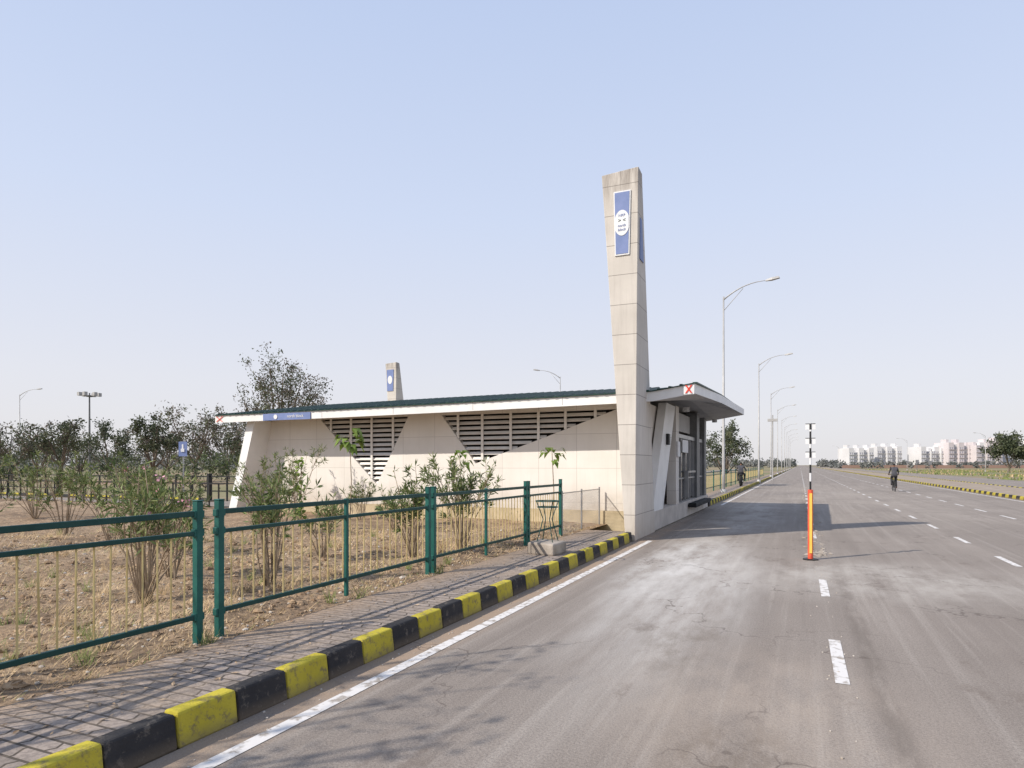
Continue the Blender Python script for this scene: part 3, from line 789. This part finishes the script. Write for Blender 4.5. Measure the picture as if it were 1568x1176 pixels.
def tree(name, x, y_, H, cw, seed, n=2600, ls=.35, trunk_h=.35, mats=None, limbs=9, z0=0, flat=.8, bare=.0, tr=.22, cl=1.0, asym=.0):
    rr = random.Random(seed); e = empty(name); S_ = M(); Lf = M(); mats = mats or [lf1, lf2, lf3]
    b0 = Vector((x, y_, z0)); lean = Vector((rr.uniform(-.3, .3), rr.uniform(-.3, .3), 0)) * H * .08
    fk = b0 + Vector((0, 0, H * trunk_h)) + lean
    S_.tube([b0, b0.lerp(fk, .5) + lean * .3, fk], [tr * 1.25, tr, tr * .8], 8)
    ends = []
    cc_ = Vector((x, y_, z0 + H * (trunk_h + 1) * .5)) + lean; ch = H * (1 - trunk_h) * .5
    for i in range(limbs):
        a = 2 * math.pi * i / limbs + rr.uniform(-.4, .4); el = rr.uniform(-.35, 1.2); sc = 1 + rr.uniform(-asym, asym)
        q_ = cc_ + Vector((math.cos(a) * math.cos(el) * cw * .5 * .75, math.sin(a) * math.cos(el) * cw * .5 * .75, math.sin(el) * ch * flat)) * sc
        m_ = fk.lerp(q_, .5) + Vector((0, 0, -.04 * H)) + rv(rr) * .03 * H
        S_.tube([fk, m_, q_], [tr * .5, tr * .3, tr * .13], 6)
        for k in range(6):
            s0 = m_.lerp(q_, rr.uniform(.1, 1)); t_ = s0 + (rv(rr) + (q_ - fk).normalized() * .8 + Vector((0, 0, .25))).normalized() * cw * rr.uniform(.10, .24)
            S_.tube([s0, s0.lerp(t_, .5) + rv(rr) * .02 * H, t_], [tr * .12, tr * .08, tr * .04], 4)
            ends.append(t_)
            for kk in range(3):
                t2_ = t_ + (rv(rr) + Vector((0, 0, .3))).normalized() * cw * rr.uniform(.05, .11)
                S_.tube([s0.lerp(t_, .7), t2_], [tr * .05, tr * .025], 3); ends.append(t2_)
    S_.build("trunk_and_limbs", barkm, e)
    kp = [p_ for p_ in ends if rr.random() > bare]
    per = max(1, n // len(kp))
    for p_ in kp:
        mi = 0 if rr.random() < .45 else (1 if rr.random() < .75 else min(2, len(mats) - 1)); cr = cw * rr.uniform(.025, .07) * cl
        for k in range(per):
            Lf.leaf(p_ + rv(rr) * cr * rr.random() ** .5 * 1.3, rv(rr), rv(rr), ls * rr.uniform(.6, 1.2), ls * rr.uniform(.35, .6), mi)
    Lf.build("crown_leaves", mats, e, fix=False)

brn = [lf3, lf2, lf1]
x, y_ = at(-.345, 60); tree("broadleaf_tree", x, y_, 11.2, 8.4, 31, 6200, .24, .30, brn, 14, bare=.12, cl=1.25, tr=.26)
for i, (u, D, H, cw, mats, th) in enumerate(((-.487, 70, 7.9, 8.0, brn, .22), (-.548, 62, 6.2, 5.0, None, .2), (-.615, 78, 6.4, 6.5, [lf1, lf1, lf2], .15), (-.690, 64, 6.9, 5.5, None, .22), (-.768, 72, 5.8, 6, brn, .22),
        (-.435, 76, 6.4, 6.5, brn, .2), (-.395, 62, 4.6, 5.0, None, .15), (-.725, 88, 5.4, 8, None, .15), (-.525, 90, 6.0, 8, [lf1, lf3, lf2], .18), (-.66, 92, 5.2, 8, None, .12))):
    x, y_ = at(u, D); tree("broadleaf_tree", x, y_, H, cw, 40 + i, 2600, .30, th, mats, 9, bare=.18, cl=1.3, asym=.3)
for i, (u, D, H, cw) in enumerate(((-.78, 38, 2.1, 3.2), (-.60, 44, 2.2, 3.6), (-.47, 42, 2.3, 3.6), (-.42, 48, 2.6, 4))):
    x, y_ = at(u, D); tree("bush", x, y_, H, cw, 140 + i, 1300, .20, .08, [lf1, lf2, ol1], 8, tr=.05, cl=1.5, asym=.3)
tree("broadleaf_tree", *at(.326, 52), 5.2, 3.9, 61, 4200, .20, .16, [lf1, lf2, lf1], 10, tr=.12, cl=1.4)
tree("broadleaf_tree", *at(.76, 150), 8.6, 9.5, 62, 4200, .6, .10, [lf1, lf2, lf1], 9, cl=1.3)
tree("broadleaf_tree", *at(.80, 175), 7.6, 9.5, 63, 2600, .6, .12, [lf1, lf2, lf1], 9, cl=1.3)
# roadside trees standing left of and behind the camera (they throw the branch shadows)
tree("bare_tree", -6.6, -1.4, 5.8, 2.6, 71, 260, .11, .3, None, 8, z0=.15, bare=.6, tr=.08)
tree("bare_tree", -6.4, 0.5, 5.6, 2.2, 72, 180, .10, .3, None, 7, z0=.15, bare=.7, tr=.06)
tree("bare_tree", -6.2, -3.9, 6.2, 2.8, 73, 260, .11, .3, None, 8, z0=.15, bare=.6, tr=.08)

rr = random.Random(99); Lf = M()
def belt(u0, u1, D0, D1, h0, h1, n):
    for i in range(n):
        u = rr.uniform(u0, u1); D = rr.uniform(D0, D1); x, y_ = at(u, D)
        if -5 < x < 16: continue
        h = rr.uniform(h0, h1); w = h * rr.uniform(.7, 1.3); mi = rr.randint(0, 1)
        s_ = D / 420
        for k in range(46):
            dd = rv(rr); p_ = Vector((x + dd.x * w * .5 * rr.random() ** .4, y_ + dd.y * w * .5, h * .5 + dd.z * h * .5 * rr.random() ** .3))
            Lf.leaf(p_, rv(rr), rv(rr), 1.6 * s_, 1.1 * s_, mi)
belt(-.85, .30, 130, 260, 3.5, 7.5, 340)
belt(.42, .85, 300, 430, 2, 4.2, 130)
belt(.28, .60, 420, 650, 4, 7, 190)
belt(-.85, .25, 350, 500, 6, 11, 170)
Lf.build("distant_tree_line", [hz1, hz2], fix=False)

rr = random.Random(11); G = M(); LT = M(); ST = M(); CL = M()
def inside(x, y_): return x < -4.45 and y_ < 15.8
for i in range(15000):
    D = 2.2 + 13.5 * rr.random() ** 1.2; u = rr.uniform(-.82, .2); x, y_ = at(u, D)
    if not inside(x, y_): continue
    if mnoise.noise(Vector((x * .8, y_ * .8, 9))) < 0 and rr.random() < .85: continue
    z = garden_h(x, y_)
    for k in range(rr.randint(2, 5)):
        a = rr.uniform(0, 6.28); h = rr.uniform(.012, .06); w = .003 + D * .0003
        bx, by = x + rr.uniform(-.05, .05), y_ + rr.uniform(-.05, .05)
        G.add([(bx - w, by, z - .01), (bx + w, by, z - .01), (bx + h * 1.5 * math.cos(a), by + h * 1.5 * math.sin(a), z + h)], [(0, 1, 2)], 0 if rr.random() < .9 else 1)
for i in range(150):
    D = 3 + 11 * rr.random(); u = rr.uniform(-.8, .15); x, y_ = at(u, D)
    if not inside(x, y_): continue
    z = garden_h(x, y_)
    gm = 0 if rr.random() < .7 else 1
    for k in range(26):
        a = rr.uniform(0, 6.28); h = rr.uniform(.08, .22); w = .004
        bx, by = x + rr.uniform(-.05, .05), y_ + rr.uniform(-.05, .05)
        G.add([(bx - w, by, z - .01), (bx + w, by, z - .01), (bx + h * .6 * math.cos(a), by + h * .6 * math.sin(a), z + h)], [(0, 1, 2)], gm)
G.build("dry_grass", [straw, grassg], fix=False)
for i in range(9000):
    D = 2.2 + 12.5 * rr.random() ** 1.1; u = rr.uniform(-.82, .2); x, y_ = at(u, D)
    if x > -3.6: continue
    if x > -4.45 and rr.random() < .8: continue
    if y_ > 14: continue
    z = (garden_h(x, y_) if x < -4.44 else .187) + .006
    s_ = rr.uniform(.01, .035); a = rr.uniform(0, 3.14)
    c_, d_ = math.cos(a) * s_, math.sin(a) * s_
    LT.add([(x - c_, y_ - d_, z), (x + d_ * .4, y_ - c_ * .4, z + .012 * rr.random()), (x + c_, y_ + d_, z + .012 * rr.random()), (x - d_ * .4, y_ + c_ * .4, z + .004)], [(0, 1, 2, 3)])
LT.build("leaf_litter", litter, fix=False)
for i in range(1100):
    D = 2.5 + 12 * rr.random(); u = rr.uniform(-.82, .2); x, y_ = at(u, D)
    if not inside(x, y_): continue
    s_ = rr.uniform(.008, .024) * (1.8 if rr.random() < .06 else 1)
    ST.blob((x, y_, garden_h(x, y_) + s_ * .2), s_, s_ * rr.uniform(.6, 1.2), s_ * .6, 0, 6, 4, .2, rr)
for i in range(900):
    yy = rr.uniform(2, 50); x = rr.choice([-3.22, -3.12, .3, 9.3]) + rr.gauss(0, .1)
    if x < -3.28: continue
    s_ = rr.uniform(.004, .012); ST.blob((x, yy, s_ * .3), s_, s_, s_ * .6, 0, 5, 3)
ST.build("stones", stone)
for i in range(2600):
    D = 2.5 + 11 * rr.random(); u = rr.uniform(-.82, .15); x, y_ = at(u, D)
    if not inside(x, y_) or x > -4.7: continue
    if mnoise.noise(Vector((x * .8, y_ * .8, 9))) > 0 and rr.random() < .8: continue
    s_ = rr.uniform(.012, .055)
    CL.blob((x, y_, garden_h(x, y_) + s_ * .1), s_, s_ * rr.uniform(.7, 1.3), s_ * .6, 0, 6, 4, .3, rr)
CL.build("soil_clods", clod)
rr = random.Random(12); G = M()
for i in range(14000):
    x = 21 + 60 * rr.random() ** 1.3; y_ = rr.uniform(25, 260)
    if mnoise.noise(Vector((x * .06, y_ * .03, 2))) < -.1: continue
    h = rr.uniform(.12, .35); w = h * .5; a = rr.uniform(0, 3.14)
    G.add([(x - w * math.cos(a), y_ - w * math.sin(a), 0), (x + w * math.cos(a), y_ + w * math.sin(a), 0), (x + rr.uniform(-.1, .1), y_, h)], [(0, 1, 2)], 1 if rr.random() < .75 else 0)
G.build("verge_grass", [straw, grassg], fix=False)

# ------------------------------------------------------------------ distant apartments
def apartment(u0, u1, D, H, mat, fl, bays, seed):
    rr = random.Random(seed); e = empty("apartment_block"); B = M(); Wn = M()
    (xa, ya), (xb, yb) = at(u0, D), at(u1, D)
    ux, uy = (xb - xa), (yb - ya); L_ = math.hypot(ux, uy); ux /= L_; uy /= L_; nx_, ny_ = -uy, ux
    def P_(a, d, z): return (xa + ux * a + nx_ * d, ya + uy * a + ny_ * d, z)
    def bx(Mx, a0, a1, d0, d1, z0, z1, m=0):
        v = [P_(a0, d0, z0), P_(a1, d0, z0), P_(a1, d1, z0), P_(a0, d1, z0), P_(a0, d0, z1), P_(a1, d0, z1), P_(a1, d1, z1), P_(a0, d1, z1)]
        Mx.add(v, [(0, 3, 2, 1), (4, 5, 6, 7), (0, 1, 5, 4), (1, 2, 6, 5), (2, 3, 7, 6), (3, 0, 4, 7)], m)
    bw = L_ / bays
    for i in range(bays):
        off = 0 if i % 2 else -1.6; hh = H - rr.choice([0, 0, 1.0, 1.8, 2.8])
        bx(B, i * bw, (i + 1) * bw - .01, off, 12, 0, hh, i % 2 if mat is apt_p else 0)
        if i % 2 == 0: bx(B, i * bw + bw * .25, i * bw + bw * .75, 2, 7, hh, hh + 2.0, 0)
        for f_ in range(fl):
            z = (f_ + .35) * (H - 2.8) / fl + .5
            for q_ in (.2, .6):
                bx(Wn, i * bw + bw * q_, i * bw + bw * (q_ + .2), off - .05, off, z, z + H / fl * .36)
            bx(B, i * bw + .05, i * bw + bw - .1, off - .5, off - .06, z - .35, z - .1, 0)
    B.build("walls", [mat, apt_w], e); Wn.build("windows", apt_win, e)
apartment(.514, .552, 400, 12.0, apt_w, 4, 5, 1)
apartment(.557, .595, 410, 13.2, apt_w, 4, 5, 2)
apartment(.624, .662, 400, 12.8, apt_w, 4, 5, 3)
apartment(.666, .705, 395, 15.2, apt_p, 5, 5, 4)
apartment(.708, .748, 390, 16.2, apt_p, 5, 5, 5)
apartment(.752, .80, 400, 15.2, apt_w, 5, 5, 6)
e = empty("boundary_wall"); P = M(); x0, y0_ = at(.5, 330); x1, y1_ = at(.82, 330)
P.add([(x0, y0_, 0), (x1, y1_, 0), (x1, y1_, 1.6), (x0, y0_, 1.6), (x0 - .1, y0_ + .3, 0), (x1 - .1, y1_ + .3, 0), (x1 - .1, y1_ + .3, 1.6), (x0 - .1, y0_ + .3, 1.6)],
      [(0, 1, 2, 3), (4, 7, 6, 5), (3, 2, 6, 7), (0, 3, 7, 4), (1, 5, 6, 2)])
P.build("wall", nmat("red_brown_wall", (.30, .19, .15), (.36, .24, .19), .1, .9), e)

# ------------------------------------------------------------------ people
def skin_body(name, verts, edges, rad, mats, mfun, parent):
    me = bpy.data.meshes.new(name); me.from_pydata(verts, edges, []); ob = bpy.data.objects.new(name, me); scene.collection.objects.link(ob)
    s = ob.modifiers.new("skin", 'SKIN'); s.use_smooth_shade = True
    for i, r_ in enumerate(rad): me.skin_vertices[0].data[i].radius = (r_, r_)
    me.skin_vertices[0].data[0].use_root = True
    sb = ob.modifiers.new("sub", 'SUBSURF'); sb.levels = 1; sb.render_levels = 1
    dg = bpy.context.evaluated_depsgraph_get(); ev = ob.evaluated_get(dg)
    nm_ = bpy.data.meshes.new_from_object(ev); bpy.data.objects.remove(ob)
    nm_.materials.clear()
    for mt in mats: nm_.materials.append(mt)
    for p_ in nm_.polygons: p_.material_index = mfun(p_.center); p_.use_smooth = True
    o2 = bpy.data.objects.new(name, nm_); scene.collection.objects.link(o2); o2.parent = parent; return o2
X0, Y0 = 5.4, 47.2
bk = empty("bicycle"); P = M()
for yy in (-.5, .55): P.ring((X0, Y0 + yy, .34), .32, .018, 'x', 24, 6)
P.build("tyres", rubber, bk)
P = M()
bb = (X0, Y0 - .05, .3); sd = (X0, Y0 - .2, .9); hd = (X0, Y0 + .38, .85)
for a, b_ in ((bb, sd), (bb, hd), (sd, hd), (bb, (X0, Y0 - .5, .34)), (sd, (X0, Y0 - .5, .34)), (hd, (X0, Y0 + .55, .34)), (hd, (X0, Y0 + .36, 1.02))): P.tube([a, b_], .016, 6)
P.tube([(X0 - .28, Y0 + .28, 1.03), (X0, Y0 + .38, 1.04), (X0 + .28, Y0 + .28, 1.03)], .013, 6)
P.tube([(X0 - .14, Y0 - .05, .18), (X0 + .14, Y0 - .05, .42)], .012, 6)
P.blob((X0, Y0 - .22, .95), .09, .14, .04); P.box(X0 - .07, X0 + .07, Y0 - .75, Y0 - .35, .70, .72)
for yy in (-.5, .55):
    for i in range(8):
        a = i * math.pi / 8; P.tube([(X0, Y0 + yy + .32 * math.cos(a), .34 + .32 * math.sin(a)), (X0, Y0 + yy - .32 * math.cos(a), .34 - .32 * math.sin(a))], .002, 3)
P.build("frame", blackp, bk)
cyc = empty("cyclist")
V = [(0, -.2, 1.02), (0, -.15, 1.18), (0, -.06, 1.38), (0, -.01, 1.50), (0, .02, 1.57), (0, .04, 1.66), (0, .04, 1.76),
     (-.10, -.18, .98), (-.12, .16, .86), (-.13, .03, .44), (-.13, .14, .40),
     (.10, -.18, .98), (.12, .20, .72), (.13, -.02, .25), (.13, .10, .21),
     (-.17, -.02, 1.46), (-.24, .06, 1.22), (-.26, .25, 1.07), (.17, -.02, 1.46), (.24, .06, 1.22), (.26, .25, 1.07)]
E = [(0, 1), (1, 2), (2, 3), (3, 4), (4, 5), (5, 6), (0, 7), (7, 8), (8, 9), (9, 10), (0, 11), (11, 12), (12, 13), (13, 14), (2, 15), (15, 16), (16, 17), (2, 18), (18, 19), (19, 20)]
RD = [.14, .135, .15, .07, .05, .085, .07, .09, .07, .045, .04, .09, .07, .045, .04, .065, .045, .03, .065, .045, .03]
def mf(c):
    if c.z > 1.64: return 3 if c.y < Y0 + .06 or c.z > 1.74 else 0
    if c.z > 1.53: return 0
    if c.z > 1.0 and not (c.y > Y0 + .15): return 1
    if c.z > 1.0: return 0
    return 2 if c.z > .28 else 0
skin_body("body", [(X0 + a, Y0 + b_, c_) for a, b_, c_ in V], E, RD, [skin, cloth_d, cloth_t, hair], mf, cyc)
P = M()
for s_ in (-1, 1):
    for f_ in range(4):
        xx = X0 + s_ * (.235 + .018 * f_); P.tube([(xx, Y0 + .27, 1.055), (xx, Y0 + .31, 1.06), (xx, Y0 + .325, 1.035)], [.009, .009, .007], 5)
    P.tube([(X0 + s_ * .225, Y0 + .26, 1.05), (X0 + s_ * .21, Y0 + .29, 1.02)], .009, 5)
P.build("fingers", skin, cyc)

mc = empty("motorcycle"); X1, Y1, Z1 = -3.75, 48.0, .185
P = M()
for yy in (-.62, .64): P.ring((X1, Y1 + yy, Z1 + .31), .27, .05, 'x', 22, 8)
P.build("tyres", rubber, mc)
P = M(); P.blob((X1, Y1 + .14, Z1 + .82), .14, .30, .14, 0); P.blob((X1, Y1 - .35, Z1 + .80), .13, .42, .07, 1); P.blob((X1, Y1 - .1, Z1 + .42), .17, .24, .2, 1)
P.blob((X1, Y1 - .72, Z1 + .68), .07, .2, .05, 0); P.blob((X1, Y1 + .52, Z1 + .95), .09, .09, .1, 1)
P.tube([(X1, Y1 + .35, Z1 + 1.0), (X1, Y1 + .64, Z1 + .31)], .04, 8, 1); P.tube([(X1 - .36, Y1 + .25, Z1 + 1.08), (X1, Y1 + .38, Z1 + 1.02), (X1 + .36, Y1 + .25, Z1 + 1.08)], .018, 6, 1)
P.tube([(X1 + .12, Y1 + .1, Z1 + .28), (X1 + .16, Y1 - .75, Z1 + .35)], .04, 8, 2); P.tube([(X1, Y1 - .1, Z1 + .3), (X1, Y1 - .62, Z1 + .31)], .03, 6, 1)
P.tube([(X1 - .36, Y1 + .25, Z1 + 1.08), (X1 - .38, Y1 + .22, Z1 + 1.25)], .01, 5, 1); P.blob((X1 - .38, Y1 + .22, Z1 + 1.28), .06, .015, .04, 1)
P.build("bodywork", [blackp, blackp, steel], mc, smooth=True)
rd = empty("motorcycle_rider")
V = [(0, -.28, .95), (0, -.26, 1.10), (0, -.18, 1.30), (0, -.14, 1.42), (0, -.11, 1.49), (0, -.09, 1.58), (0, -.09, 1.68),
     (-.11, -.24, .92), (-.22, .14, .84), (-.21, .02, .42), (-.21, .14, .36),
     (.11, -.24, .92), (.22, .14, .84), (.21, .02, .42), (.21, .14, .36),
     (-.18, -.14, 1.38), (-.28, -.02, 1.16), (-.33, .22, 1.11), (.18, -.14, 1.38), (.28, -.02, 1.16), (.33, .22, 1.11)]
def mf2(c):
    z = c.z - Z1
    if z > 1.56: return 3 if c.y < Y1 - .07 or z > 1.66 else 0
    if z > 1.45: return 0
    if z > .98 and c.y < Y1 + .1: return 1
    return 0 if z > 1.0 else 2
skin_body("body", [(X1 + a, Y1 + b_, Z1 + c_) for a, b_, c_ in V], E, RD, [skin, cloth_d, cloth_t, hair], mf2, rd)
P = M()
for s_ in (-1, 1):
    for f_ in range(4):
        xx = X1 + s_ * (.30 + .018 * f_); P.tube([(xx, Y1 + .24, Z1 + 1.11), (xx, Y1 + .29, Z1 + 1.11), (xx, Y1 + .30, Z1 + 1.08)], [.009, .009, .007], 5)
P.build("fingers", skin, rd)

# ------------------------------------------------------------------ sky, sun, camera
el = math.radians(38.7)
w = bpy.data.worlds.new("World"); scene.world = w; w.use_nodes = True
nt = w.node_tree; bg = nt.nodes["Background"]
sky = nt.nodes.new("ShaderNodeTexSky"); sky.sky_type = 'NISHITA'; sky.sun_disc = False
sky.sun_elevation = el; sky.sun_rotation = math.radians(220.5)
sky.air_density = 1.0; sky.dust_density = 2.0; sky.ozone_density = 2.0; sky.altitude = 0
nt.links.new(sky.outputs[0], bg.inputs[0]); bg.inputs[1].default_value = .13
# bright hazy atmosphere over the clear-sky model
g_ = mk(nt, "ShaderNodeTexCoord"); sp_ = mk(nt, "ShaderNodeSeparateXYZ"); nt.links.new(g_.outputs["Generated"], sp_.inputs[0])
hz = ramp(nt, sp_.outputs[2], [(0.0, (.82, .80, .82)), (.12, (.80, .805, .87)), (.35, (.665, .745, .93)), (.8, (.44, .57, .86))])
bg2 = mk(nt, "ShaderNodeBackground"); nt.links.new(hz, bg2.inputs[0]); bg2.inputs[1].default_value = 1.04
mx = mk(nt, "ShaderNodeMixShader"); mx.inputs[0].default_value = .88
nt.links.new(bg.outputs[0], mx.inputs[1]); nt.links.new(bg2.outputs[0], mx.inputs[2])
nt.links.new(mx.outputs[0], nt.nodes["World Output"].inputs[0])
sun = bpy.data.lights.new("sun", 'SUN'); sun.energy = 5.0; sun.angle = math.radians(.5); sun.color = (1, .93, .83)
so = bpy.data.objects.new("sun", sun); scene.collection.objects.link(so)
d = Vector((.65, .76, -math.tan(el) * math.hypot(.65, .76)))
so.rotation_euler = d.to_track_quat('-Z', 'Y').to_euler(); so.location = (-20, -25, 30)
cam = bpy.data.cameras.new("camera"); co = bpy.data.objects.new("camera", cam); scene.collection.objects.link(co)
co.location = (0, 0, 1.65); co.rotation_euler = (math.radians(90), 0, YAW)
cam.lens = 36 * 1000 / 1568; cam.sensor_width = 36; cam.shift_y = 124 / 1568; cam.clip_end = 9000; cam.clip_start = .05
scene.camera = co
scene.view_settings.view_transform = 'Standard'; scene.view_settings.look = 'None'; scene.view_settings.exposure = 0
